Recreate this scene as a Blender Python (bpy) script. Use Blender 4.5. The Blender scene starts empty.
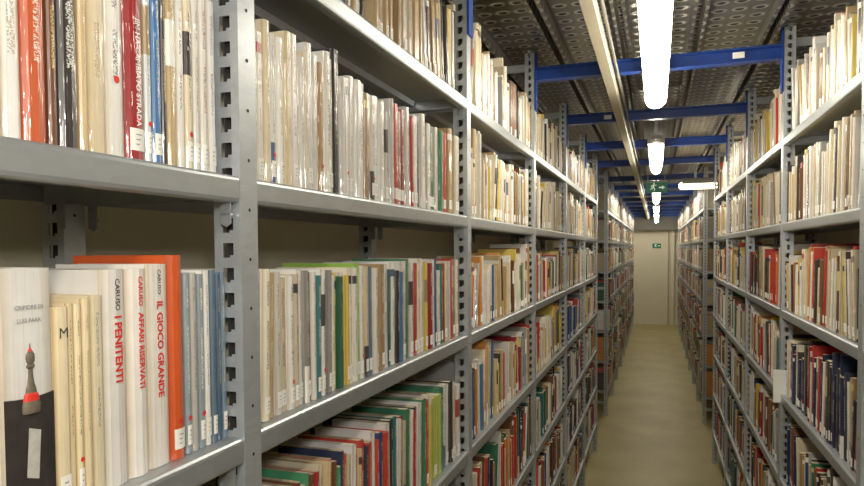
import bpy, bmesh, math, random
import numpy as np
from mathutils import Vector, Matrix
random.seed(11)
R = random.Random(5)
S = bpy.context.scene
COL = S.collection
H = 1.72           # camera height
F = 660.0
YAW = math.radians(18.8)
s_, c_ = math.sin(YAW), math.cos(YAW)
XL, XR = -0.47, 0.43    # front planes of the two shelving rows
D = 0.31                # shelf depth
PITCH = math.radians(-2.0)
LEV = [0.397, 0.090, -0.225, -0.535, -0.845, -1.155, -1.465]
WU = 0.035

# ------------------------------------------------------------ materials
def new_mat(name):
    m = bpy.data.materials.new(name); m.use_nodes = True
    nt = m.node_tree
    return m, nt, nt.nodes["Principled BSDF"]

def simple(name, col, rough=0.5, metal=0.0, noise=0.0, scale=30, bump=0.0, coat=0.0, stretch=None, emit=None, es=0):
    m, nt, b = new_mat(name)
    b.inputs["Roughness"].default_value = rough
    b.inputs["Metallic"].default_value = metal
    b.inputs["Coat Weight"].default_value = coat
    b.inputs["Base Color"].default_value = (*col, 1)
    if noise > 0 or bump > 0:
        tc = nt.nodes.new("ShaderNodeTexCoord"); mp = nt.nodes.new("ShaderNodeMapping")
        nt.links.new(tc.outputs["Object"], mp.inputs["Vector"])
        if stretch: mp.inputs["Scale"].default_value = stretch
        n = nt.nodes.new("ShaderNodeTexNoise"); n.inputs["Scale"].default_value = scale; n.inputs["Detail"].default_value = 5
        nt.links.new(mp.outputs[0], n.inputs["Vector"])
        mx = nt.nodes.new("ShaderNodeMix"); mx.data_type = 'RGBA'
        mx.inputs["A"].default_value = (*[max(0, c*(1-noise)) for c in col], 1)
        mx.inputs["B"].default_value = (*[min(1, c*(1+noise)) for c in col], 1)
        nt.links.new(n.outputs["Fac"], mx.inputs["Factor"])
        nt.links.new(mx.outputs["Result"], b.inputs["Base Color"])
        if bump > 0:
            bp = nt.nodes.new("ShaderNodeBump"); bp.inputs["Strength"].default_value = bump; bp.inputs["Distance"].default_value = 0.002
            nt.links.new(n.outputs["Fac"], bp.inputs["Height"]); nt.links.new(bp.outputs[0], b.inputs["Normal"])
    if emit:
        b.inputs["Emission Color"].default_value = (*emit, 1); b.inputs["Emission Strength"].default_value = es
    return m

def galv(name, col, metal, rough, con=.10):
    m, nt, b = new_mat(name)
    tc = nt.nodes.new("ShaderNodeTexCoord")
    mp = nt.nodes.new("ShaderNodeMapping"); mp.inputs["Scale"].default_value = (1, .35, 1)
    nt.links.new(tc.outputs["Object"], mp.inputs[0])
    vo = nt.nodes.new("ShaderNodeTexVoronoi"); vo.inputs["Scale"].default_value = 120
    nt.links.new(mp.outputs[0], vo.inputs["Vector"])
    n = nt.nodes.new("ShaderNodeTexNoise"); n.inputs["Scale"].default_value = 5; n.inputs["Detail"].default_value = 3
    nt.links.new(mp.outputs[0], n.inputs["Vector"])
    sx = nt.nodes.new("ShaderNodeSeparateColor"); nt.links.new(vo.outputs["Color"], sx.inputs[0])
    mu = nt.nodes.new("ShaderNodeMath"); mu.operation = 'MULTIPLY_ADD'; mu.inputs[1].default_value = .3
    nt.links.new(sx.outputs[0], mu.inputs[0]); nt.links.new(n.outputs["Fac"], mu.inputs[2])
    cr = nt.nodes.new("ShaderNodeValToRGB")
    cr.color_ramp.elements[0].position = .3; cr.color_ramp.elements[0].color = (*[c * (1 - con) for c in col], 1)
    cr.color_ramp.elements[1].position = 1.0; cr.color_ramp.elements[1].color = (*[min(1, c * (1 + con)) for c in col], 1)
    nt.links.new(mu.outputs[0], cr.inputs[0]); nt.links.new(cr.outputs[0], b.inputs["Base Color"])
    b.inputs["Metallic"].default_value = metal
    b.inputs["Roughness"].default_value = rough
    return m
M_GALV = galv("galvanised_steel", (0.40, 0.43, 0.445), 0.64, 0.36)
M_UPR = galv("upright_steel", (0.48, 0.52, 0.55), 0.56, 0.34)
M_DARK = simple("dark_hole", (0.03, 0.03, 0.03), 0.8)
M_BLUE = simple("blue_paint", (0.012, 0.05, 0.26), 0.35, 0.0, 0.15, 10)
M_CREAMWALL = simple("cream_wall", (0.84, 0.80, 0.64), 0.7, 0.0, 0.05, 3, 0.05)
M_BACK = simple("beige_back_wall", (0.90, 0.83, 0.64), 0.7, 0.0, 0.08, 4, 0.05)
M_DOOR = simple("pipe_paint", (0.78, 0.74, 0.58), 0.5, 0.0, 0.03, 6)
M_BULK = simple("bulkhead_dark", (0.16, 0.15, 0.13), 0.6, 0.0, 0.2, 6)
M_TRAY = galv("tray_metal", (0.52, 0.47, 0.35), 0.35, 0.4)
M_LAMPBODY = simple("lamp_grey", (0.62, 0.62, 0.59), 0.5)
M_LIGHT = simple("lamp_diffuser", (0.9, 0.9, 0.88), 0.3, emit=(1.0, 0.92, 0.765), es=31.0)
M_WARM = simple("warm_tube", (0.9, 0.8, 0.6), 0.3, emit=(1.0, 0.80, 0.50), es=6.0)
M_GREEN = simple("sign_green", (0.008, 0.17, 0.08), 0.4, emit=(0.01, 0.30, 0.13), es=.10)
M_WHITE = simple("sign_white", (0.8, 0.85, 0.8), 0.5, emit=(.8, 1, .85), es=.4)
M_PAGES = simple("paper_pages", (0.62, 0.52, 0.35), 0.85, 0.0, 0.25, 60, 0.3, stretch=(1, 14, 0.3))
M_LABEL = simple("label_paper", (0.80, 0.79, 0.74), 0.55, 0.0, 0.10, 300)
M_CARD = simple("card_white", (0.82, 0.81, 0.78), 0.6)
M_RED = simple("ink_red", (0.60, 0.03, 0.02), 0.5)
M_BLACK = simple("ink_black", (0.03, 0.03, 0.03), 0.5)
M_GREYINK = simple("ink_grey", (0.22, 0.22, 0.22), 0.5)
M_INKW = simple("ink_white", (0.85, 0.83, 0.78), 0.5)
M_SILVER = simple("pawn_greybrown", (0.16, 0.135, 0.10), 0.22, 0.2, .6, 160)
M_PRINT = simple("print_dark", (0.035, 0.03, 0.028), 0.35, 0, .6, 60)
M_SOFT = simple("soft_label", (0.45, 0.44, 0.40), 0.5, 0, .3, 150)

# floor
def floor_mat():
    m, nt, b = new_mat("linoleum_floor")
    tc = nt.nodes.new("ShaderNodeTexCoord")
    n = nt.nodes.new("ShaderNodeTexNoise"); n.inputs["Scale"].default_value = 2.4; n.inputs["Detail"].default_value = 6
    n2 = nt.nodes.new("ShaderNodeTexNoise"); n2.inputs["Scale"].default_value = 60; n2.inputs["Detail"].default_value = 4
    nt.links.new(tc.outputs["Object"], n.inputs["Vector"]); nt.links.new(tc.outputs["Object"], n2.inputs["Vector"])
    cr = nt.nodes.new("ShaderNodeValToRGB")
    cr.color_ramp.elements[0].position = 0.25; cr.color_ramp.elements[0].color = (0.36, 0.305, 0.135, 1)
    cr.color_ramp.elements[1].position = 0.75; cr.color_ramp.elements[1].color = (0.52, 0.45, 0.22, 1)
    ad = nt.nodes.new("ShaderNodeMath"); ad.operation = 'MULTIPLY_ADD'; ad.inputs[1].default_value = 0.2
    sb = nt.nodes.new("ShaderNodeMath"); sb.operation = 'SUBTRACT'; sb.inputs[1].default_value = 0.1
    nt.links.new(n.outputs["Fac"], sb.inputs[0]); nt.links.new(n2.outputs["Fac"], ad.inputs[0]); nt.links.new(sb.outputs[0], ad.inputs[2])
    nt.links.new(ad.outputs[0], cr.inputs[0]); nt.links.new(cr.outputs[0], b.inputs["Base Color"])
    b.inputs["Roughness"].default_value = .44
    b.inputs["Specular IOR Level"].default_value = .35
    return m
M_FLOOR = floor_mat()

class NB:
    def __init__(s, nt): s.nt = nt
    def m(s, op, a, b=0.0, c=None):
        n = s.nt.nodes.new("ShaderNodeMath"); n.operation = op
        for i, v in enumerate([a, b] + ([c] if c is not None else [])):
            if isinstance(v, (int, float)): n.inputs[i].default_value = v
            else: s.nt.links.new(v, n.inputs[i])
        return n.outputs[0]
    def mix(s, f, a, b):
        n = s.nt.nodes.new("ShaderNodeMix"); n.data_type = 'RGBA'
        for key, v in (("Factor", f), ("A", a), ("B", b)):
            if isinstance(v, (int, float)): n.inputs[key].default_value = v
            elif isinstance(v, tuple): n.inputs[key].default_value = v
            else: s.nt.links.new(v, n.inputs[key])
        return n.outputs["Result"]
    def between(s, x, a, b):
        return s.m('MULTIPLY', s.m('GREATER_THAN', x, a), s.m('LESS_THAN', x, b))

# perforated deck: rows of elongated embossed holes
def deck_mat():
    m, nt, b = new_mat("perforated_deck")
    q = NB(nt)
    tc = nt.nodes.new("ShaderNodeTexCoord"); sp = nt.nodes.new("ShaderNodeSeparateXYZ")
    nt.links.new(tc.outputs["Object"], sp.inputs[0])
    fx = q.m('SUBTRACT', q.m('FRACT', q.m('DIVIDE', q.m('ADD', sp.outputs[0], 0.9 - .057 + .63), 0.063)), 0.5)
    fy = q.m('SUBTRACT', q.m('FRACT', q.m('DIVIDE', sp.outputs[1], 0.078)), 0.5)
    r2 = q.m('ADD', q.m('POWER', q.m('ABSOLUTE', q.m('MULTIPLY', fx, 0.85)), 2.0), q.m('POWER', q.m('ABSOLUTE', q.m('MULTIPLY', fy, 1.25)), 2.0))
    r = q.m('SQRT', r2)
    hole = q.m('LESS_THAN', r, 0.19)
    ring = q.between(r, 0.19, 0.34)
    n = nt.nodes.new("ShaderNodeTexNoise"); n.inputs["Scale"].default_value = 3.5; n.inputs["Detail"].default_value = 4
    nt.links.new(tc.outputs["Object"], n.inputs["Vector"])
    base = q.mix(n.outputs["Fac"], (0.11, 0.102, 0.082, 1), (0.28, 0.265, 0.225, 1))
    c1 = q.mix(ring, base, (0.54, 0.52, 0.46, 1))
    c2 = q.mix(hole, c1, (0.012, 0.012, 0.010, 1))
    nt.links.new(c2, b.inputs["Base Color"])
    b.inputs["Metallic"].default_value = 0.72; b.inputs["Roughness"].default_value = 0.28
    bp = nt.nodes.new("ShaderNodeBump"); bp.inputs["Strength"].default_value = 1.0; bp.inputs["Distance"].default_value = 0.011
    nt.links.new(q.m('MINIMUM', r, 0.42), bp.inputs["Height"]); nt.links.new(bp.outputs[0], b.inputs["Normal"])
    return m
M_DECK = deck_mat()

def cover_mat(name, with_label):
    m, nt, b = new_mat(name)
    q = NB(nt)
    A = nt.nodes.new("ShaderNodeAttribute"); A.attribute_name = "base"
    I = nt.nodes.new("ShaderNodeAttribute"); I.attribute_name = "ink"
    U = nt.nodes.new("ShaderNodeUVMap"); U.uv_map = "UVMap"
    P = nt.nodes.new("ShaderNodeUVMap"); P.uv_map = "Par"
    su = nt.nodes.new("ShaderNodeSeparateXYZ"); nt.links.new(U.outputs[0], su.inputs[0])
    sp = nt.nodes.new("ShaderNodeSeparateXYZ"); nt.links.new(P.outputs[0], sp.inputs[0])
    u, v = su.outputs[0], su.outputs[1]
    seed, style = sp.outputs[0], sp.outputs[1]
    cv = nt.nodes.new("ShaderNodeCombineXYZ")
    nt.links.new(q.m('MULTIPLY', u, 5.0 if with_label else 11.0), cv.inputs[0]); nt.links.new(q.m('MULTIPLY', v, 62.0 if with_label else 150.0), cv.inputs[1]); nt.links.new(q.m('MULTIPLY', seed, 97.0), cv.inputs[2])
    n = nt.nodes.new("ShaderNodeTexNoise"); n.inputs["Scale"].default_value = 1.0; n.inputs["Detail"].default_value = 0.5
    nt.links.new(cv.outputs[0], n.inputs["Vector"])
    on = q.m('GREATER_THAN', n.outputs["Fac"], 0.50)
    hw = q.m('MULTIPLY_ADD', q.m('FRACT', q.m('MULTIPLY', seed, 13.7)), 0.13, 0.07)
    t1 = q.m('MULTIPLY', q.m('LESS_THAN', q.m('ABSOLUTE', q.m('SUBTRACT', u, 0.5)), hw), q.between(v, 0.34, 0.92))
    gapc = q.m('ADD', q.m('MULTIPLY', seed, 0.25), 0.55)
    gap = q.m('GREATER_THAN', q.m('ABSOLUTE', q.m('SUBTRACT', v, gapc)), 0.05)
    txt = q.m('MULTIPLY', q.m('MULTIPLY', on, t1), q.m('MULTIPLY', gap, q.m('LESS_THAN', style, 1.5)))
    spine = q.between(u, -0.5, 1.5)
    bA = q.m('MULTIPLY', q.between(style, 0.72, 0.86), q.between(v, 0.86, 0.93))
    bB = q.m('MULTIPLY', q.between(style, 0.66, 0.72), q.m('LESS_THAN', v, 0.28))
    bC = q.m('MULTIPLY', q.between(style, 0.93, 1.0), q.between(v, 0.55, 0.80))
    band = q.m('MULTIPLY', spine, q.m('MAXIMUM', bA, q.m('MAXIMUM', bB, bC)))
    n2 = nt.nodes.new("ShaderNodeTexNoise"); n2.inputs["Scale"].default_value = 25.0; n2.inputs["Detail"].default_value = 4
    tc = nt.nodes.new("ShaderNodeTexCoord"); nt.links.new(tc.outputs["Object"], n2.inputs["Vector"])
    dirt = q.m('MULTIPLY_ADD', n2.outputs["Fac"], 0.36, 0.80)
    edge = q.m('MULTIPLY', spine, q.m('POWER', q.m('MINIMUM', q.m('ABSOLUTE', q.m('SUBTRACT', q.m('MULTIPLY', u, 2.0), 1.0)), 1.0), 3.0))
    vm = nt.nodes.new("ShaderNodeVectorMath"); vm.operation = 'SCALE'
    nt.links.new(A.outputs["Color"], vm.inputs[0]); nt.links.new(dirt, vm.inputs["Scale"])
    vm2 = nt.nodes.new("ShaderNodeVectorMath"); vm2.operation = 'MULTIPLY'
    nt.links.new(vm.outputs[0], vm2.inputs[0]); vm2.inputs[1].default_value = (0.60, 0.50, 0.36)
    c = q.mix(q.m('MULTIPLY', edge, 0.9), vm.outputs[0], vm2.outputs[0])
    c = q.mix(q.m('MULTIPLY', txt, 0.7), c, I.outputs["Color"])
    c = q.mix(band, c, I.outputs["Color"])
    if with_label:
        lf = q.m('GREATER_THAN', q.m('FRACT', q.m('MULTIPLY', seed, 7.31)), 0.40)
        lab = q.m('MULTIPLY', q.m('MULTIPLY', q.between(u, 0.08, 0.92), q.between(v, 0.05, 0.18)), q.m('MULTIPLY', lf, q.m('LESS_THAN', style, 1.5)))
        c = q.mix(lab, c, (0.80, 0.79, 0.75, 1))
        dt = q.m('MULTIPLY', q.m('MULTIPLY', q.between(u, 0.3, 0.7), q.between(v, 0.20, 0.24)), q.m('GREATER_THAN', q.m('FRACT', q.m('MULTIPLY', seed, 31.7)), 0.8))
        c = q.mix(dt, c, (0.6, 0.05, 0.03, 1))
    nt.links.new(c, b.inputs["Base Color"])
    b.inputs["Roughness"].default_value = 0.42
    b.inputs["Coat Weight"].default_value = 1.0 if not with_label else 0.25
    b.inputs["Coat Roughness"].default_value = 0.09
    bp = nt.nodes.new("ShaderNodeBump"); bp.inputs["Strength"].default_value = 0.25; bp.inputs["Distance"].default_value = 0.002
    nt.links.new(n2.outputs["Fac"], bp.inputs["Height"]); nt.links.new(bp.outputs[0], b.inputs["Normal"])
    if not with_label:
        mp = nt.nodes.new("ShaderNodeMapping"); mp.inputs["Scale"].default_value = (60, 240, 16)
        n3 = nt.nodes.new("ShaderNodeTexNoise"); n3.inputs["Scale"].default_value = 1.0; n3.inputs["Detail"].default_value = 2
        nt.links.new(tc.outputs["Object"], mp.inputs[0]); nt.links.new(mp.outputs[0], n3.inputs["Vector"])
        b3 = nt.nodes.new("ShaderNodeBump"); b3.inputs["Strength"].default_value = 0.9; b3.inputs["Distance"].default_value = 0.003
        nt.links.new(n3.outputs["Fac"], b3.inputs["Height"]); nt.links.new(b3.outputs[0], b.inputs["Coat Normal"])
    return m
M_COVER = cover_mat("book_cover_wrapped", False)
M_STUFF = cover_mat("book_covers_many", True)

# ------------------------------------------------------------ helpers
def obj(name, mesh, parent=None, loc=(0, 0, 0), rot=(0, 0, 0)):
    o = bpy.data.objects.new(name, mesh)
    COL.objects.link(o)
    o.location = loc; o.rotation_euler = rot
    if parent: o.parent = parent
    return o

def tag(o, label=None, category=None, group=None, kind=None):
    if label: o["label"] = label
    if category: o["category"] = category
    if group: o["group"] = group
    if kind: o["kind"] = kind
    return o

class MB:
    """mesh builder"""
    def __init__(s): s.v = []; s.f = []; s.mi = []
    def box(s, x0, x1, y0, y1, z0, z1, mi=0):
        x0, x1 = min(x0, x1), max(x0, x1); y0, y1 = min(y0, y1), max(y0, y1); z0, z1 = min(z0, z1), max(z0, z1)
        b = len(s.v)
        s.v += [(x0, y0, z0), (x1, y0, z0), (x1, y1, z0), (x0, y1, z0), (x0, y0, z1), (x1, y0, z1), (x1, y1, z1), (x0, y1, z1)]
        for q in ((0, 3, 2, 1), (4, 5, 6, 7), (0, 1, 5, 4), (1, 2, 6, 5), (2, 3, 7, 6), (3, 0, 4, 7)):
            s.f.append(tuple(b + i for i in q)); s.mi.append(mi)
    def extr(s, prof, a, bb, fn, mi=0):
        n = len(prof); b = len(s.v)
        for t in (a, bb):
            for p in prof: s.v.append(fn(p, t))
        for i in range(n):
            j = (i + 1) % n
            s.f.append((b + i, b + j, b + n + j, b + n + i)); s.mi.append(mi)
        s.f.append(tuple(b + i for i in reversed(range(n)))); s.mi.append(mi)
        s.f.append(tuple(b + n + i for i in range(n))); s.mi.append(mi)
    def poly(s, pts, mi=0):
        b = len(s.v); s.v += pts; s.f.append(tuple(range(b, b + len(pts)))); s.mi.append(mi)
    def mesh(s, name, mats, bevel=0, smooth=False, fix=True):
        me = bpy.data.meshes.new(name)
        me.from_pydata(s.v, [], s.f)
        for m in mats: me.materials.append(m)
        me.polygons.foreach_set("material_index", s.mi)
        if fix or bevel:
            bm = bmesh.new(); bm.from_mesh(me)
            if bevel:
                bmesh.ops.bevel(bm, geom=[e for e in bm.edges], offset=bevel, segments=2, affect='EDGES', profile=0.6)
            bmesh.ops.recalc_face_normals(bm, faces=bm.faces)
            bm.to_mesh(me); bm.free()
        if smooth:
            me.polygons.foreach_set("use_smooth", [True] * len(me.polygons))
        me.update()
        return me

# ------------------------------------------------------------ room
def room():
    b = MB(); b.box(-1.0, 2.0, -2.6, 15.8, -0.05, 0)
    tag(obj("floor", b.mesh("floor", [M_FLOOR])), kind="structure")
    b = MB(); b.box(-0.90, -0.83, -2.6, 15.8, 0, 2.62)
    tag(obj("wall_left", b.mesh("wall_left", [M_BACK])), kind="structure")
    b = MB(); b.box(1.6, 1.67, -2.6, 15.8, 0, 2.62)
    tag(obj("wall_right", b.mesh("wall_right", [M_BACK])), kind="structure")
    for i, (ya, yb) in enumerate(((0.6, 5.70), (6.9, 15.0))):
        b = MB(); b.box(XR + D + 0.03, XR + D + 0.05, ya, yb, 0, 2.45)
        tag(obj("wall_divider" if i == 0 else "wall_partition", b.mesh("wd", [M_BACK])), kind="structure")
    b = MB(); b.box(-0.90, 1.67, 15.7, 15.8, 0, 2.62)
    tag(obj("wall_back", b.mesh("wall_back", [M_CREAMWALL])), kind="structure")
    b = MB(); b.box(-0.90, 1.67, -2.7, -2.6, 0, 2.62)
    tag(obj("wall_front", b.mesh("wall_front", [M_CREAMWALL])), kind="structure")
    # vertical edge strip and dark bulkhead over the end wall
    b = MB(); b.box(0.235, 0.27, 15.665, 15.70, 0, 2.13)
    tag(obj("trim_1", b.mesh("trim", [simple("edge_strip", (0.50, 0.46, 0.34), 0.5)], fix=False)), kind="structure")
    b = MB(); b.box(-0.83, 1.6, 15.50, 15.70, 2.13, 2.52)
    tag(obj("trim_2", b.mesh("trim", [M_BULK], fix=False)), kind="structure")
    b = MB()
    zc = H + 0.80
    x = -0.9
    while x < 1.65:
        prof = [(x, zc + .03), (x, zc - .035), (x + .012, zc - .035), (x + .018, zc), (x + .030, zc), (x + .036, zc - .035), (x + .048, zc - .035), (x + .054, zc), (x + .057 + .063, zc), (x + .252, zc), (x + .252, zc + .03)]
        b.extr(prof, -2.6, 15.8, lambda p, t: (p[0], t, p[1]))
        x += 0.252
    tag(obj("ceiling", b.mesh("ceiling", [M_DECK])), kind="structure")
room()

# ------------------------------------------------------------ shelving parts
def shelf_mesh(sg):
    b = MB()
    p = [(-D, -.022), (-D, 0), (-.006, 0), (-.003, -.0008), (-.0008, -.003), (0, -.006), (0, -.027), (-.001, -.0305), (-.004, -.032), (-.016, -.032), (-.016, -.030), (-.003, -.030), (-.002, -.004), (-.005, -.002), (-D + .002, -.002), (-D + .002, -.022)]
    W = 1.0 - WU
    b.extr(p, 0.001, W - 0.001, lambda q, t: (q[0] * sg, t, q[1]))
    b.box(-.006 * sg, (-D + .004) * sg, 0.001, 0.003, -.026, -.002)
    b.box(-.006 * sg, (-D + .004) * sg, W - .003, W - .001, -.026, -.002)
    b.extr([(-.17, -.002), (-.165, -.014), (-.145, -.014), (-.14, -.002)], 0.01, W - 0.01, lambda q, t: (q[0] * sg, t, q[1]))
    return b.mesh("shelf", [M_GALV])
def upright_mesh(sg, htop=H + 0.79):
    b = MB(); w = WU
    b.box(0, -.002 * sg, 0, w, 0.0, htop)
    for yy in (0, w - .002):
        b.box(-.002 * sg, -.011 * sg, yy, yy + .002, 0, htop)
        b.box(-.026 * sg, -.038 * sg, yy, yy + .002, 0, htop)
        z = 0.05
        while z < htop:
            b.box(-.011 * sg, -.026 * sg, yy, yy + .002, z, z + 0.0125)
            b.box(-.011 * sg, -.016 * sg, yy, yy + .002, z + .0125, z + 0.0155)
            z += 0.030
    b.box(-.022 * sg, -.023 * sg, 0.003, w - .003, 0.01, htop - .01, 1)
    b.box(-.036 * sg, -.038 * sg, 0.002, .010, 0, htop); b.box(-.036 * sg, -.038 * sg, w - .010, w - .002, 0, htop)
    z = 0.09
    while z < htop - .05:
        for yy in (0.0175,):
            pts = [(0.0006 * sg, yy + .0024 * math.cos(a), z + .0024 * math.sin(a)) for a in [i * math.pi / 4 for i in range(8)]]
            if sg < 0: pts = pts[::-1]
            b.poly(pts, 1)
        z += 0.060
    b.box(.004 * sg, -.05 * sg, 0, w, 0, .006)
    return b.mesh("upright", [M_UPR, M_DARK], fix=False)
def clip_mesh(sg):
    b = MB()
    b.extr([(0, 0.012), (0, -.022), (-.006, -.026), (-.014, -.022), (-.014, 0.012)], 0, .002, lambda q, t: (q[0] * sg, t, q[1]))
    b.box(-.002 * sg, -.012 * sg, 0, .008, -.012, -.010)
    return b.mesh("shelf_clip", [M_GALV], fix=False)
def brace_mesh(sg):
    b = MB()
    b.box(0, (-D + .04) * sg, .012, .02, 0, .03)
    return b.mesh("side_brace", [M_GALV], fix=False)
SM = {1: shelf_mesh(1), -1: shelf_mesh(-1)}
UM = {1: upright_mesh(1), -1: upright_mesh(-1)}
CM = {1: clip_mesh(1), -1: clip_mesh(-1)}
BM_ = {1: brace_mesh(1), -1: brace_mesh(-1)}

def bay(sg, y0, clips=False, first=False, last=False):
    X = XL if sg > 0 else XR
    e = bpy.data.objects.new("shelving_unit", None); COL.objects.link(e); e.location = (X, y0, 0); e.empty_display_size = .1
    tag(e, "galvanised steel slotted-upright shelving unit holding rows of books", "shelving", "steel shelving units along the aisle")
    ys = [0.0] + ([1.0] if last else [])
    for yy in ys:
        obj("upright", UM[sg], e, (0, yy, 0)); obj("upright", UM[sg], e, ((-D + .034) * sg, yy, 0))
        for zz in (0.12, 1.3, 2.44): obj("side_brace", BM_[sg], e, (-.038 * sg, yy, zz))
    for L in LEV:
        obj("shelf", SM[sg], e, (-.0005 * sg, WU, H + L))
        if clips:
            for yy in (WU + .0035, 1.0 - .012):
                obj("shelf_clip", CM[sg], e, (-.006 * sg, yy, H + L - .035))
                obj("shelf_clip", CM[sg], e, ((-D + .05) * sg, yy, H + L - .035))
Y0 = 0.674
for i in range(-1, 5): bay(1, Y0 + i, clips=i < 3, last=(i == 4))
for i in range(0, 5): bay(-1, Y0 + i, clips=i in (1, 2), last=(i == 4))
NF = 8; YF = 6.95
for i in range(NF):
    bay(1, YF + i, last=(i == NF - 1)); bay(-1, YF + i, last=(i == NF - 1))

# ------------------------------------------------------------ books
CR = [(0.66, 0.58, 0.42), (0.72, 0.65, 0.49), (0.60, 0.51, 0.35), (0.74, 0.69, 0.57), (0.62, 0.55, 0.38)]
WH = [(0.76, 0.75, 0.72), (0.72, 0.71, 0.67), (0.80, 0.79, 0.76), (0.68, 0.68, 0.66)]
TAN = [(0.48, 0.36, 0.19), (0.55, 0.42, 0.24), (0.40, 0.27, 0.13)]
RED = [(0.48, 0.03, 0.025), (0.54, 0.06, 0.04), (0.32, 0.02, 0.03)]
ORG = [(0.66, 0.16, 0.03), (0.62, 0.26, 0.06)]
BRN = [(0.14, 0.06, 0.03), (0.22, 0.11, 0.05)]
DRK = [(0.03, 0.03, 0.035), (0.05, 0.045, 0.04), (0.03, 0.04, 0.08)]
BLU = [(0.04, 0.12, 0.30), (0.08, 0.20, 0.38), (0.03, 0.06, 0.18)]
GBL = [(0.17, 0.25, 0.33), (0.25, 0.31, 0.36), (0.11, 0.18, 0.25)]
GRN = [(0.04, 0.18, 0.10), (0.06, 0.24, 0.12), (0.02, 0.11, 0.06)]
TEA = [(0.02, 0.12, 0.14), (0.03, 0.17, 0.20)]
LIM = [(0.35, 0.58, 0.10), (0.50, 0.60, 0.14)]
YEL = [(0.70, 0.50, 0.05), (0.72, 0.56, 0.12)]
GRY = [(0.30, 0.30, 0.29), (0.42, 0.42, 0.40)]
NAV = [(0.012, 0.02, 0.07), (0.02, 0.03, 0.10)]
def pal(**k):
    r = []
    for n, w in k.items(): r += [n] * w
    return r
PALS = dict(CR=CR, WH=WH, TAN=TAN, RED=RED, ORG=ORG, BRN=BRN, DRK=DRK, BLU=BLU, GBL=GBL, GRN=GRN, TEA=TEA, LIM=LIM, YEL=YEL, GRY=GRY, NAV=NAV)
WORD = dict(CR="cream", WH="white", TAN="tan", RED="red", ORG="orange", BRN="brown", DRK="black", BLU="blue", GBL="grey-blue", GRN="green", TEA="dark teal", LIM="lime green", YEL="yellow", GRY="grey", NAV="navy blue")
MIXED = pal(CR=8, WH=9, TAN=4, RED=3, ORG=1, BRN=3, DRK=3, BLU=2, GBL=1, GRN=2, YEL=2, GRY=2)
LIGHT = pal(CR=9, WH=9, TAN=4, RED=1, BRN=2, GRY=1, DRK=2, YEL=1)
DARKM = pal(CR=4, WH=5, TAN=2, RED=4, BRN=4, DRK=5, BLU=2, GRN=2, TEA=1, GRY=2, ORG=1, YEL=1, NAV=2)

def Ypx(px, X):
    k = (px - 432) / F
    return -X * (c_ + k * s_) / (s_ - k * c_)

BOOKS = []
def add_book(sg, y, t, h, z, pn, lean=0.0, dep=None, set_=None, col=None, ink=None, style=None, label=None, texts=None, hard=None, extra=None, lab=None, level=0):
    col = col or R.choice(PALS[pn])
    j = R.uniform(0.82, 1.08); col = tuple(min(.82, c * j) for c in col)
    lum = sum(col) / 3
    if ink is None:
        if lum > 0.35: ink = R.choice([(0.05, 0.04, 0.04), (0.05, 0.04, 0.04), (0.35, 0.06, 0.04), (0.08, 0.12, 0.22), (0.2, 0.15, 0.1), (.3, .22, .12)])
        else: ink = R.choice([(0.75, 0.73, 0.66), (0.6, 0.48, 0.2), (0.75, 0.73, 0.66)])
    BOOKS.append(dict(sg=sg, y=y, t=t, h=h, z=z, pn=pn, lean=lean, dep=dep or R.uniform(.115, .15), set_=set_ if set_ is not None else R.uniform(.018, .034),
        col=col, ink=ink, style=R.random() if style is None else style, label=label, texts=texts or [], hard=R.random() < .3 if hard is None else hard,
        extra=extra, seed=R.random(), lab=(R.random() < .6) if lab is None else lab, level=level))

def fill(sg, ya, yb, li, zones, hmean=0.195, tmean=0.017, sr=(.014, .026)):
    """zones: function y -> palette list"""
    z = H + LEV[li] + 0.0004
    y = ya
    while y < yb - 0.012:
        n = R.choice([2, 3, 5, 7, 10])
        lean = R.choice([0, 0, 0, math.radians(R.uniform(1, 5)), -math.radians(R.uniform(1, 5)), math.radians(R.uniform(6, 13))])
        series = R.random() < 0.15
        hh = min(0.25, max(.165, R.gauss(hmean, .018))); tt = max(.008, R.gauss(tmean, .004)); pn = R.choice(zones(y))
        first = True; maxh = 0
        for k in range(n):
            if not series:
                h = min(.255, max(.165, R.gauss(hh, .014))); t = max(.006, min(.036, R.gauss(tmean, tmean * .45))); p = R.choice(zones(y))
            else: h, t, p = hh, tt, pn
            st = math.cos(lean)
            if first and lean < 0: y += h * math.sin(-lean)
            first = False
            if y + t / st > yb: return
            tot = t / st + (h * math.sin(lean) if lean > 0 else 0)
            if lean > 0 and y + tot > yb: return
            add_book(sg, y, t, h, z, p, lean, level=li, set_=R.uniform(*sr))
            y += t / st + 0.0006; maxh = max(maxh, h)
        if lean > 0: y += maxh * math.sin(lean) 
        if R.random() < 0.08: y += R.uniform(.01, .04)

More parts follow.
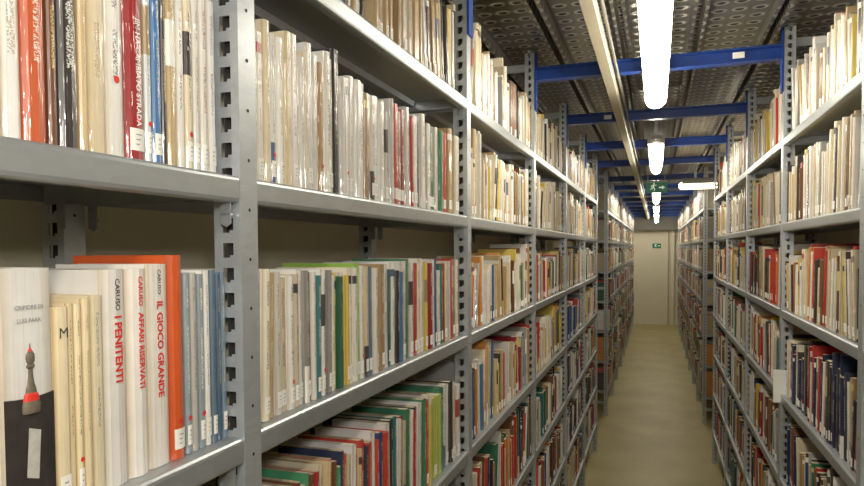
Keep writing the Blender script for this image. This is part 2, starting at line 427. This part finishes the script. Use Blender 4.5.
XS = XL - .02
def explicit(li, items):
    """items: (px0, px1, h, pn, kwargs) left row, by place along the shelf"""
    z = H + LEV[li] + .0004
    for (a, b, h, pn, kw) in items:
        kw = dict(kw); kw.setdefault("set_", .022)
        ya, yb = Ypx(a, XS - .005), Ypx(b, XS - .005)
        add_book(1, ya + .0003, yb - ya - .0006, h, z, pn, level=li, **kw)
def run(li, start, txt, h, hv=.007):
    """compact row: end position and colour of each book; '+5' taller by 5 mm; some stretches lean together"""
    its = []; a = start
    for tok in txt.split():
        dh = 0
        if '+' in tok: tok, e = tok.split('+'); dh = int(e) / 1000
        if '-' in tok: tok, e = tok.split('-'); dh = -int(e) / 1000
        pn = tok.rstrip('0123456789.'); bb = float(tok[len(pn):])
        if pn == "YEL": dh -= .008
        hh = max(.172, min(h + dh + 1.3 * hv, h + dh + R.gauss(0, hv)))
        its.append((Ypx(a, XS - .005), Ypx(bb, XS - .005), hh, pn)); a = bb
    z = H + LEV[li] + .0004
    i = 0
    while i < len(its):
        n = R.choice([4, 6, 8, 9]); grp = its[i:i + n]; i += n
        th = math.radians(R.choice([0, 0, 1.2, 1.8, 2.6])) if len(grp) > 2 else 0
        g0, g1 = grp[0][0], grp[-1][1]
        hm = max(g[2] for g in grp)
        sc = (g1 - g0 - hm * math.sin(th)) / (g1 - g0)
        for (ya, yb, hh, pn) in grp:
            y = g0 + (ya - g0) * sc; w = (yb - ya) * sc
            add_book(1, y + .0002, (w - .0005) * math.cos(th), hh, z, pn, th, set_=R.uniform(.016, .024), level=li, style=.3 if pn in ("DRK", "RED", "GRN", "TEA", "BRN") else None)

AGED = dict(style=.3, set_=.019)
B1B = [(-75, -40, .20, "WH", {}), (-40, -12, .205, "CR", {}),
    (-12, 43, .212, "WH", dict(col=(.80, .79, .76), hard=True, extra="pawn", style=2, lab=False, label="white hardback with a chess pawn on the spine", set_=.015, texts=[("CRIPIDRE DI", .85, .0048, M_GREYINK, 0, True), ("LUIS PARK", .80, .0048, M_GREYINK, 0, True)])),
    (44, 60, .178, "CR", dict(lab=True, col=(.72, .62, .42), texts=[("M", .87, .0130, M_BLACK, 0, True)], style=2, set_=.016, label="aged cream paperback with a bold M on the spine")), (60, 67, .180, "CR", dict(lab=False, col=(.70, .58, .36), **AGED)), (67, 75, .179, "CR", dict(lab=True, col=(.74, .64, .42), **AGED)),
    (75, 84, .183, "CR", dict(lab=False, col=(.72, .61, .40), **AGED)), (84, 97, .185, "CR", dict(lab=False, col=(.76, .68, .48), **AGED)),
    (97, 123, .208, "WH", dict(style=2, col=(.80, .78, .74), lab=False, texts=[("CARUSO", .96, .0078, M_BLACK, 0, False), ("I PENITENTI", .79, .0122, M_RED, 0, False)], label="white paperback with red lettering down the spine")),
    (123, 144, .208, "WH", dict(style=2, col=(.80, .78, .74), lab=False, texts=[("CARUSO", .965, .0076, M_RED, 0, False), ("AFFARI RISERVATI", .79, .0096, M_RED, 0, False)], label="white paperback with red lettering down the spine")),
    (144, 165, .212, "WH", dict(style=2, col=(.80, .78, .73), lab=False, texts=[("CARUSO", .975, .0066, M_BLACK, 0, False), ("IL GIOCO GRANDE", .82, .0116, M_RED, 0, False)], label="white paperback with bold red title")),
    (165, 180, .221, "ORG", dict(col=(.66, .105, .02), style=2, lab=True, hard=True, dep=.13, label="tall bright orange-red hardback")),
    (180.5, 187, .200, "GBL", {}), (187, 194, .201, "GRY", dict(col=(.42, .42, .40))), (194, 201, .199, "GBL", dict(lab=True)), (201, 207, .203, "WH", dict(ink=(.04, .08, .25), style=.3)), (207, 213, .203, "GBL", dict(ink=(.03, .06, .2), style=.3)), (213, 218, .198, "DRK", dict(col=(.05, .10, .18))), (218, 223, .200, "GBL", {})]
B1A = [(-70, -35, .20, "CR", {}), (-35, -14, .205, "WH", {}), (-14, 4, .2, "CR", {}),
    (4, 24, .205, "WH", dict(lab=False, style=.3)), (24, 50, .20, "ORG", dict(col=(.50, .10, .035), lab=False, style=.2)), (50, 60, .195, "BRN", dict(lab=False, style=.2)), (60, 81, .21, "DRK", dict(lab=False, col=(.035, .03, .03), style=.2)), (81, 90, .205, "TAN", {}),
    (90, 108, .21, "CR", dict(lab=False, style=.3)), (108, 126, .21, "WH", dict(extra="dot", lab=False, style=.3)), (126, 146, .205, "RED", dict(col=(.34, .03, .035), style=2, lab=True, texts=[("JIM HA CAMBIATO STRADA", .685, .0086, M_INKW, 0, False)], label="red paperback with white lettering down the spine")),
    (146, 153, .20, "WH", dict(col=(.62, .68, .72))), (153, 163, .205, "BLU", dict(col=(.06, .17, .38), style=.3)), (163, 168, .195, "DRK", {}), (168, 178, .195, "TAN", {}), (178, 186, .19, "WH", {}), (186, 194, .19, "CR", {}), (194, 201, .195, "WH", {}), (201, 209, .20, "WH", {}), (209, 217, .20, "WH", {})]
explicit(2, B1B); explicit(1, B1A)
run(1, 243.5, "CR250 CR257 WH264 CR271 WH277 WH284 CR290 WH296 WH302 CR307 WH313 WH318 TAN322 WH328 CR332 DRK339+24 WH344-5 WH349-6 WH354-10 WH359-14 WH364-12 TAN369-14 WH373-14 WH378-18 WH382-16 YEL384-18 WH388-18 WH391-16 RED396-20 BRN400-16 RED404-12 WH408-14 RED411-10 WH415-14 DRK418-10 WH422-12 GRY425-10 WH429-14 GRN434-10 WH437-12 GRN440-10 CR443-10 RED446-8 TAN450-8 BRN452-8 CR457-8", .208, .008)
run(2, 243.5, "CR250 WH257 CR265 TAN271-4 WH277 CR284-6 WH290 CR296 WH300 GRY304 DRK307 WH312+4 TEA317-2 WH321 DRK324 GRY328 WH332 YEL335-4 GRN338 WH342 YEL345-3 CR349 WH353-6 LIM356 WH360 CR364 GBL368-2 WH373 WH377-5 TAN381 WH385 TEA388 WH393-5 DRK396 BLU399 WH404-4 GRN407 WH411 RED414 CR418-3 WH422 YEL425 RED429 WH432 BLU434 WH438-5 GRN440 RED443 CR446 WH448 RED451 GRN454 CR457", .197, .007)
run(3, 243.5, "TAN250 BRN255 DRK260 CR265 BRN270 TAN275 DRK280 RED284 CR288 BRN292 TEA296 WH300 GRN303 BRN307 RED311 DRK315 CR319 TAN323 RED327 BRN331 GRN335 DRK338 RED342 CR346 WH349 RED353 TAN356 RED360 DRK363 RED367 WH370 RED374 BLU377 RED381 RED384 WH387 DRK390 TEA393 WH396 RED399 CR403 GRN406 WH409 RED412 DRK415 WH418 GRN421 RED424 YEL427 WH430 LIM434+3 LIM438+3 GRN441 WH444 WH447 DRK449 CR453 WH457", .194, .007)
yA = Ypx(-75, XS - .005)
P2T = lambda y: pal(CR=5, WH=3, TAN=4, BLU=1, BRN=2, DRK=1, YEL=1)
UP = lambda y: LIGHT
MX = lambda y: MIXED
DK = lambda y: DARKM
RW = lambda y: pal(CR=5, WH=4, TAN=3, RED=3, YEL=3, DRK=2, BLU=1, BRN=1, ORG=2)
RN = lambda y: pal(NAV=6, DRK=3, RED=2, WH=3, CR=2, TAN=1)
for i in range(-1, 5):
    ya, yb = Y0 + i + WU + .004, Y0 + i + 1 - .004
    for li in range(7):
        if i == -1:
            if li in (1, 2): fill(1, 0.0, yA - .004, li, MX)
            elif li < 4: fill(1, 0.05, yb, li, MX)
            continue
        if i == 0 and li in (1, 2, 3): continue
        z = [P2T, UP, MX, DK, DK, DK, DK][li] if i == 0 else [UP, UP, MX, MX, DK, DK, DK][li]
        fill(1, ya, yb, li, z, hmean=.198, tmean=.0128 if i == 0 else .0150)
    if i >= 0:
        for li in range(7): fill(-1, ya, yb, li, [UP, UP, RW, RN if i <= 1 else MX, DK, DK, DK][li], hmean=.20, tmean=.0155)
for i in range(NF):
    ya, yb = YF + i + WU + .004, YF + i + 1 - .004
    for li in range(7):
        for sg in (1, -1): fill(sg, ya, yb, li, MX if li < 3 else DK, tmean=.024, sr=(-.004, .004))

# projected size of every spine
def project(x, y, z):
    d = -s_ * x + c_ * y; r = c_ * x + s_ * y; u = z - H
    if d < 0.05: return None
    return 432 + F * r / d, 250 - F * u / d
def area(b):
    X = (XL - b["set_"]) if b["sg"] > 0 else (XR + b["set_"])
    ps = [project(X, yy, zz) for yy in (b["y"], b["y"] + b["t"]) for zz in (b["z"], b["z"] + b["h"])]
    if any(p is None for p in ps): return 0
    x0, x1 = min(p[0] for p in ps), max(p[0] for p in ps); y0, y1 = min(p[1] for p in ps), max(p[1] for p in ps)
    return max(0, min(864, x1) - max(0, x0)) * max(0, min(486, y1) - max(0, y0))
for b in BOOKS: b["a"] = area(b)
BOOKS.sort(key=lambda b: -b["a"])
NIND = 300
ind, rest = BOOKS[:NIND], BOOKS[NIND:]

def set_attr(me, col, ink, uvs, par, mask=None, pcol=(.62, .52, .35)):
    nl = len(me.loops)
    a = me.color_attributes.new("base", 'FLOAT_COLOR', 'CORNER'); a.data.foreach_set("color", list((*col, 1)) * nl)
    a = me.color_attributes.new("ink", 'FLOAT_COLOR', 'CORNER'); a.data.foreach_set("color", list((*ink, 1)) * nl)
    u = me.uv_layers.new(name="UVMap"); u.data.foreach_set("uv", uvs)
    u = me.uv_layers.new(name="Par"); u.data.foreach_set("uv", list(par) * nl)

def cover_geo(sg, ya, yb, h, dep, hard, r):
    t = yb - ya; w = .0012 if hard else .0006
    bul = min(.0035, t * .16) * (1.0 if r > .35 else .25)
    out = [(-dep, ya), (-.003, ya), (-.0008, ya + t * .05), (bul * .6, ya + t * .22), (bul, ya + t * .5), (bul * .6, ya + t * .78), (-.0008, ya + t * .95), (-.003, yb), (-dep, yb)]
    inn = [(-dep, yb - w), (-.004, yb - w), (-.003 + bul * .4, ya + t * .5), (-.004, ya + w), (-dep, ya + w)]
    prof = out + inn
    n = len(prof)
    V = [(p[0] * sg, p[1], z) for z in (0, h) for p in prof]
    Fc = []; UV = []
    for i in range(n):
        j = (i + 1) % n
        f = [i, j, n + j, n + i]
        spine = 1 <= i <= 6
        uu = [(prof[k % n][1] - ya) / t if spine else -5 for k in (i, j, j, i)]
        if sg < 0: uu = [1 - u if spine else u for u in uu]
        vv = [0, 0, 1, 1]
        Fc.append(f); UV.append(list(zip(uu, vv)))
    def cap(off):
        fs = [[0, 1, 12, 13], [1, 2, 3, 4, 11, 12], [4, 5, 6, 7, 10, 11], [7, 8, 9, 10]]
        return [[off + i for i in f] for f in fs]
    for f in cap(0): Fc.append(f[::-1]); UV.append([(-5, 0)] * len(f))
    for f in cap(n): Fc.append(f); UV.append([(-5, 0)] * len(f))
    if sg < 0:
        Fc = [f[::-1] for f in Fc]; UV = [u[::-1] for u in UV]
    me = bpy.data.meshes.new("book_cover")
    me.from_pydata(V, [], Fc)
    return me, [c for f in UV for uv in f for c in uv]

def text_mesh(txt, size, mat, maxlen=None):
    cu = bpy.data.curves.new("t", 'FONT'); cu.body = txt; cu.size = size; cu.align_y = 'CENTER'; cu.resolution_u = 2; cu.offset = 0 if txt == "M" else size * (.030 if mat is M_RED else .012)
    o = bpy.data.objects.new("t", cu); COL.objects.link(o)
    dg = bpy.context.evaluated_depsgraph_get()
    me = bpy.data.meshes.new_from_object(o.evaluated_get(dg))
    bpy.data.objects.remove(o); me.materials.clear(); me.materials.append(mat)
    return me

LVN = ["books on the upper shelf", "books on the shelf above eye level", "books on the shelf below eye level", "books on the mid-height shelf", "books on the low shelf", "books on the low shelf", "books on the bottom shelf"]
PAGEM = [simple("pages_a", (0.60, 0.50, 0.33), 0.85, 0, .25, 60, .3, stretch=(1, 14, .3)), simple("pages_b", (0.70, 0.64, 0.50), 0.85, 0, .18, 60, .3, stretch=(1, 14, .3)), M_PAGES]
for b in ind:
    sg, t, h = b["sg"], b["t"], b["h"]
    X = (XL - b["set_"]) if sg > 0 else (XR + b["set_"])
    ct = math.cos(b["lean"])
    if b["lean"] > 0:   # leans toward +Y, pivot at far bottom corner
        loc = (X, b["y"] + t / ct, b["z"]); ya, yb = -t, 0
    else:
        loc = (X, b["y"], b["z"]); ya, yb = 0, t
    me, uv = cover_geo(sg, ya, yb, h, b["dep"], b["hard"], b["seed"])
    me.materials.append(M_COVER)
    set_attr(me, b["col"], b["ink"], uv, (b["seed"], b["style"]))
    o = obj("book", me, None, loc, (-b["lean"], 0, 0))
    size = "thick" if t > .024 else ("thin" if t < .010 else "")
    lab = b["label"] or ("%s %s %s%s standing on a galvanised shelf" % (size, WORD[b["pn"]], "hardback book" if b["hard"] else "paperback book", " leaning sideways" if abs(b["lean"]) > .07 else "")).strip()
    tag(o, lab, "book", LVN[b["level"]])
    w = .0013 if b["hard"] else .0007
    zi = .003 if b["hard"] else .0004
    pb = MB()
    pb.box((-.0045) * sg, (-b["dep"] + (.004 if b["hard"] else .0005)) * sg, ya + w, yb - w, zi, h - zi)
    obj("page_block", pb.mesh("page_block", [R.choice(PAGEM)], fix=False), o)
    bul = min(.0035, t * .16) * (1.0 if b["seed"] > .35 else .25)
    if b["lab"] and t > .006:
        z0 = h * .05; z1 = z0 + .022
        ys = [ya + t * f for f in (.14, .32, .5, .68, .86)]
        xs = [bul * f + .0005 for f in (.45, .85, 1.0, .85, .45)]
        lb = MB()
        for i in range(4):
            pts = [(xs[i] * sg, ys[i], z0), (xs[i + 1] * sg, ys[i + 1], z0), (xs[i + 1] * sg, ys[i + 1], z1), (xs[i] * sg, ys[i], z1)]
            lb.poly(pts if sg > 0 else pts[::-1])
        for k, fz in enumerate((.72, .5, .28)):
            zz = z0 + (z1 - z0) * fz
            q = [((bul + .0009) * sg, ya + t * .36, zz - .0005), ((bul + .0009) * sg, ya + t * (.64 - .06 * k), zz - .0005), ((bul + .0009) * sg, ya + t * (.64 - .06 * k), zz + .0005), ((bul + .0009) * sg, ya + t * .36, zz + .0005)]
            lb.poly(q if sg > 0 else q[::-1], 1)
        if b["seed"] > .72 and sg > 0:
            rr = min(.003, t * .28)
            lb.poly([(bul + .0008, ya + t * .5 + rr * math.cos(2 * math.pi * i / 12), z1 + .008 + rr * math.sin(2 * math.pi * i / 12)) for i in range(12)], 2)
        l = obj("spine_label", lb.mesh("spine_label", [M_LABEL, M_GREYINK, M_RED], fix=False), o)
    for (txt, v, size, mat, _, horiz) in b["texts"]:
        tm = text_mesh(txt, size, mat)
        to = obj("spine_lettering", tm, o)
        if horiz:
            wd = max(q.co.x for q in tm.vertices); sc = min(1, t * .84 / wd)
            to.matrix_local = Matrix(((0, 0, 1, bul + .0012), (sc, 0, 0, ya + t * .5 - wd * sc / 2), (0, sc, 0, h * v), (0, 0, 0, 1)))
        else:
            to.matrix_local = Matrix(((0, 0, 1, bul + .0012), (0, 1, 0, ya + t * .5), (-1, 0, 0, h * v), (0, 0, 0, 1)))
    if b["extra"] == "pawn":
        yc = ya + t * .5
        g = MB()
        fr = [.03, .22, .5, .78, .97]; xsx = [-.0008 + .0010, bul * .6 + .0008, bul + .0008, bul * .6 + .0008, -.0008 + .0010]
        zt = [.108, .107, .106, .107, .108]
        for i in range(4):
            g.poly([(xsx[i], ya + t * fr[i], .001), (xsx[i + 1], ya + t * fr[i + 1], .001), (xsx[i + 1], ya + t * fr[i + 1], zt[i + 1]), (xsx[i], ya + t * fr[i], zt[i])], 0)
        g.poly([(bul + .0014, yc - .006, .042), (bul + .0014, yc + .005, .038), (bul + .0014, yc + .008, .078), (bul + .0014, yc - .003, .082)], 3)
        prof = [(-.012, .0080, 1), (-.006, .0084, 1), (-.002, .0074, 2), (.0005, .0070, 2), (.003, .0064, 2), (.0045, .0052, 1), (.008, .0046, 1), (.012, .0032, 1), (.018, .0023, 1), (.024, .0020, 1), (.0255, .0038, 1), (.0270, .0038, 1), (.028, .0024, 1), (.030, .0036, 1), (.033, .0042, 1), (.036, .0038, 1), (.0385, .0022, 2), (.040, .0014, 2), (.0415, .0007, 1), (.045, .0003, 1)]
        NS = 9
        base = len(g.v)
        for (zz, rr, _m) in prof:
            for k in range(NS):
                a = math.pi * k / (NS - 1)
                g.v.append((bul + .0009 + math.sin(a) * rr * .45, yc - math.cos(a) * rr, .106 + zz))
        for i in range(len(prof) - 1):
            for k in range(NS - 1):
                g.f.append((base + i * NS + k, base + i * NS + k + 1, base + (i + 1) * NS + k + 1, base + (i + 1) * NS + k)); g.mi.append(prof[i][2])
        obj("spine_picture", g.mesh("spine_picture", [M_PRINT, M_SILVER, M_RED, M_SOFT], fix=False), o)
    if b["extra"] == "dot":
        g = MB(); xx = bul + .0010; yc = ya + t * .5
        g.poly([(xx, yc + .0035 * math.cos(2 * math.pi * i / 16), .075 + .0035 * math.sin(2 * math.pi * i / 16)) for i in range(16)])
        obj("round_sticker", g.mesh("round_sticker", [M_RED], fix=False), o)

# all the remaining books as one object
def build_rest():
    V = []; Fc = []; C = []; I = []; U = []; P = []
    pc = (.58, .49, .33)
    for b in rest:
        sg, t, h, dep = b["sg"], b["t"], b["h"], b["dep"]
        X = (XL - b["set_"]) if sg > 0 else (XR + b["set_"])
        L = b["lean"]; ct, st = math.cos(L), math.sin(L)
        if L > 0: py = b["y"] + t / ct; ya, yb = -t, 0
        else: py = b["y"]; ya, yb = 0, t
        bul = min(.003, t * .15)
        prof = [(-dep, ya), (-.001, ya), (bul, ya + t * .3), (bul, ya + t * .7), (-.001, yb), (-dep, yb)]
        base = len(V)
        for z in (0, h):
            for p in prof:
                V.append((X + p[0] * sg, py + p[1] * ct + z * st, b["z"] - p[1] * st + z * ct))
        n = 6; fs = []; us = []; cc = []
        for i in range(n):
            j = (i + 1) % n; sp = 1 <= i <= 3
            fs.append([base + i, base + j, base + n + j, base + n + i])
            uu = [(prof[k][1] - ya) / t if sp else -5 for k in (i, j, j, i)]
            us.append(list(zip(uu, (0, 0, 1, 1)))); cc.append(pc if i == 5 else b["col"])
        fs.append([base + i for i in reversed(range(n))]); us.append([(-5, 0)] * n); cc.append(pc)
        fs.append([base + n + i for i in range(n)]); us.append([(-5, 0)] * n); cc.append(pc)
        for f, u, c in zip(fs, us, cc):
            if sg < 0: f = f[::-1]; u = u[::-1]
            Fc.append(f)
            for q in u:
                U += [q[0], q[1]]; C += [*c, 1]; I += [*b["ink"], 1]; P += [b["seed"], b["style"]]
    me = bpy.data.meshes.new("books"); me.from_pydata(V, [], Fc)
    a = me.color_attributes.new("base", 'FLOAT_COLOR', 'CORNER'); a.data.foreach_set("color", C)
    a = me.color_attributes.new("ink", 'FLOAT_COLOR', 'CORNER'); a.data.foreach_set("color", I)
    me.uv_layers.new(name="UVMap").data.foreach_set("uv", U)
    me.uv_layers.new(name="Par").data.foreach_set("uv", P)
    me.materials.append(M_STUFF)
    tag(obj("books", me), "rows of assorted library books filling the steel shelving", "books", None, "stuff")
build_rest()

# ------------------------------------------------------------ overhead
def beam_mesh():
    b = MB(); z0, z1 = .678, .730
    xa, xb = XL + .004, XR - .004
    b.extr([(-.022, z0), (.022, z0), (.022, z0 + .006), (.004, z0 + .008), (.004, z1 - .008), (.022, z1 - .006), (.022, z1), (-.022, z1), (-.022, z1 - .006), (-.004, z1 - .008), (-.004, z0 + .008), (-.022, z0 + .006)],
           xa, xb, lambda q, t: (t, q[0], H + q[1]))
    return b.mesh("ceiling_beam", [M_BLUE])
def gusset_mesh(sg):
    b = MB()
    b.box(0, .006 * sg, -.020, .020, H + .56, H + .79)
    return b.mesh("end_bracket", [M_BLUE], fix=False)
BMsh = beam_mesh(); G1, G2 = gusset_mesh(1), gusset_mesh(-1)
tagm = MB(); tagm.box(-.020, .020, -.0235, -.0225, H + .692, H + .714); TAGM = tagm.mesh("tag", [M_CARD], fix=False)
for k in range(-1, 16):
    yb = Y0 + k + .0175 
    if k >= 6: yb = YF + (k - 6) + .0175
    if yb > 15.4: break
    o = obj("ceiling_beam", BMsh, None, (0, yb, 0))
    tag(o, "blue painted steel cross beam under the ceiling deck", "beam", "blue cross beams over the aisle")
    obj("end_bracket", G1, o, (XL + .001, 0, 0)); obj("end_bracket", G2, o, (XR - .001, 0, 0))
    if k in (2, 3): obj("paper_tag", TAGM, o, (0.28 if k == 2 else -.25, 0, 0))

# cable tray (C channel) hung under the beams, thin conduit clipped beside it
b = MB()
b.extr([(-.020, .645), (-.017, .64), (.017, .64), (.020, .645), (.020, .677), (.017, .677), (.017, .644), (-.017, .644), (-.017, .677), (-.020, .677)], -2.5, 15.45, lambda q, t: (q[0], t, H + q[1]))
o = obj("cable_tray", b.mesh("cable_tray", [M_TRAY]), None, (-.176, 0, 0)); tag(o, "long slim cream metal cable channel under the ceiling beams", "cable tray")
for dx, r in ((-.008, .006), (.008, .005)):
    b = MB()
    b.extr([(dx + r * math.cos(i * math.pi / 4), .646 + r + r * math.sin(i * math.pi / 4)) for i in range(8)], -2.4, 15.4, lambda q, t: (q[0], t, H + q[1]))
    obj("cable", b.mesh("cable", [M_BLACK], smooth=True), o)
b = MB()
b.extr([(.032 + .006 * math.cos(i * math.pi / 5), .671 + .006 * math.sin(i * math.pi / 5)) for i in range(10)], -2.4, 15.4, lambda q, t: (q[0], t, H + q[1]))
obj("conduit", b.mesh("conduit", [M_BULK], smooth=True), o)

def capsule(L, r, rz, mat, name):
    bm = bmesh.new(); bmesh.ops.create_uvsphere(bm, u_segments=20, v_segments=14, radius=1.0)
    bmesh.ops.rotate(bm, verts=bm.verts, cent=(0, 0, 0), matrix=Matrix.Rotation(math.radians(90), 3, 'X'))
    for v in bm.verts:
        sy = 1 if v.co.y > 1e-4 else (-1 if v.co.y < -1e-4 else 0)
        v.co = Vector((v.co.x * r, v.co.y * r * .9 + sy * (L / 2 - r * .9), v.co.z * rz))
    me = bpy.data.meshes.new(name); bm.to_mesh(me); bm.free(); me.materials.append(mat)
    me.polygons.foreach_set("use_smooth", [True] * len(me.polygons)); return me
def lamp(y0, y1, x=-0.006, z=.60, mat=M_LIGHT, r=.042, rot=0.0, wide=False, label="white fluorescent ceiling lamp with rounded diffuser"):
    L = y1 - y0
    e = bpy.data.objects.new("ceiling_lamp", None); COL.objects.link(e); e.location = (x, (y0 + y1) / 2, H + z); e.rotation_euler = (0, 0, rot)
    tag(e, label, "lamp", "fluorescent lamps over the aisle")
    obj("diffuser", capsule(L, r, r * (1.25 if wide else .95), mat, "diffuser"), e)
    w = r * (1.3 if wide else .95)
    hb = [(-w * .9, .012), (w * .9, .012), (w, .024), (w * .9, .050), (w * .5, .066), (-w * .5, .066), (-w * .9, .050), (-w, .024)]
    b = MB(); b.extr(hb, -L / 2 + (-.01 if wide else .03), L / 2 - (-.01 if wide else .03), lambda q, t: (q[0], t, q[1]))
    obj("lamp_housing", b.mesh("lamp_housing", [M_LAMPBODY], bevel=0), e)
    if wide:
        for sy in (-1, 1):
            cap = capsule(.06, r * 1.0, r * .6, M_LAMPBODY, "end_cap")
            obj("end_cap", cap, e, (0, sy * (L / 2 + .004), r * .95))
        b = MB(); b.extr([(.010 * math.cos(i * math.pi / 5), .036 + .010 * math.sin(i * math.pi / 5)) for i in range(10)], -L / 2 - .07, -L / 2 - .02, lambda q, t: (q[0], t, q[1]))
        obj("cable_gland", b.mesh("cable_gland", [M_LAMPBODY]), e)
    for yy in (-L * .35, L * .35):
        b = MB(); b.box(-.012, .012, yy - .01, yy + .01, .060, .18)
        obj("mounting_clip", b.mesh("mounting_clip", [M_GALV], fix=False), e)
    return e
for k, (a, c) in enumerate(((-1.3, .15), (1.5, 2.85), (4.10, 5.25), (7.6, 8.8), (10.2, 11.4), (12.6, 13.8), (14.4, 15.2))):  # last entry is an added lamp, put in to brighten the end wall
    lamp(a, c, wide=(k >= 2), r=.038 if k >= 2 else .042)
lamp(5.95, 6.90, x=.66, z=.565, mat=M_WARM, r=.036, rot=math.radians(90), label="warm-lit fluorescent tube lamp over the cross aisle")

# ------------------------------------------------------------ exit signs
def man(b, s, mi, x0=0.0):
    def P(pts): b.poly([(x0 + p[0] * s, 0, p[1] * s) for p in pts], mi)
    P([(.12 + .055 * math.cos(a * math.pi / 5), .34 + .055 * math.sin(a * math.pi / 5)) for a in range(10)])
    P([(.02, .05), (.12, .03), (.16, .26), (.06, .28)])
    P([(.02, .08), (.10, .02), (-.02, -.12), (-.18, -.16), (-.18, -.11), (-.06, -.07)])
    P([(.06, .06), (.13, .04), (.22, -.10), (.18, -.28), (.12, -.27), (.14, -.10)])
    P([(.13, .26), (.16, .20), (.26, .14), (.33, .20), (.31, .24), (.26, .20)])
    P([(.05, .26), (.08, .20), (-.06, .12), (-.04, .02), (-.09, .02), (-.12, .14)])
def sign(loc, w, h, hang):
    e = bpy.data.objects.new("exit_sign", None); COL.objects.link(e); e.location = loc
    tag(e, "green emergency exit sign with white running figure and arrow", "sign")
    b = MB(); b.box(-w / 2, w / 2, 0, .015, -h / 2, h / 2); obj("sign_panel", b.mesh("sign_panel", [M_GREEN], fix=False), e)
    b = MB(); man(b, h * 1.15, 0, -w * .18)
    b.poly([(w * .12, 0, h * .06), (w * .12, 0, -h * .06), (w * .26, 0, -h * .06), (w * .26, 0, -h * .18), (w * .40, 0, 0), (w * .26, 0, h * .18), (w * .26, 0, h * .06)], 0)
    obj("pictogram", b.mesh("pictogram", [M_WHITE], fix=False), e, (0, -.001, 0))
    if hang:
        b = MB(); b.box(-w * .4, -w * .38, .005, .008, h / 2, h / 2 + hang); b.box(w * .38, w * .4, .005, .008, h / 2, h / 2 + hang)
        obj("hanger_rod", b.mesh("hanger_rod", [M_GALV], fix=False), e)
sign((-.005, 6.10, H + .530), .18, .092, .215)
sign((-.0, 15.680, H + .06), .18, .10, 0)

# light pipe running down the end wall
b = MB(); b.extr([(.36 + .03 * math.cos(i * math.pi / 6), 15.66 + .03 * math.sin(i * math.pi / 6)) for i in range(12)], 0, 2.12, lambda q, t: (q[0], q[1], t))
for zz in (.5, 1.5, 2.0): b.box(.32, .40, 15.625, 15.70, zz, zz + .03)
tag(obj("wall_pipe", b.mesh("wall_pipe", [M_DOOR])), "pale vertical pipe on the cream end wall", "pipe")

# white card taped to the upright of the opposite shelving
b = MB(); b.box(-.024, .036, -.001, 0, -.065, .055)
tag(obj("shelf_card", b.mesh("shelf_card", [M_CARD], fix=False), None, (XR, 2.672, H + LEV[3] + .035)), "white paper card projecting from a shelf upright", "label")

# ------------------------------------------------------------ light
w = bpy.data.worlds.new("World"); S.world = w; w.use_nodes = True
w.node_tree.nodes["Background"].inputs[0].default_value = (1.0, .93, .80, 1); w.node_tree.nodes["Background"].inputs[1].default_value = .3
l = bpy.data.lights.new("flash", 'AREA'); l.size = .12; l.energy = 8; l.color = (1, .95, .87)
lo = bpy.data.objects.new("flash", l); COL.objects.link(lo); lo.location = (.10, -.12, H + .20); lo.rotation_euler = (math.radians(86), 0, math.radians(20))

cam = bpy.data.cameras.new("Camera"); cam.sensor_width = 36; cam.lens = F / 864 * 36
co = bpy.data.objects.new("Camera", cam); COL.objects.link(co)
co.location = (0, 0, H); co.rotation_mode = 'XYZ'
ROLL = math.radians(0.4)
Mr = Matrix.Rotation(YAW, 4, 'Z') @ Matrix.Rotation(math.radians(90) + PITCH, 4, 'X') @ Matrix.Rotation(-ROLL, 4, 'Z')
co.rotation_euler = Mr.to_euler()
cam.shift_y = (7 + F * math.tan(-PITCH)) / 864
cam.clip_start = .02
S.camera = co
S.view_settings.view_transform = 'Standard'
S.view_settings.exposure = 0.0
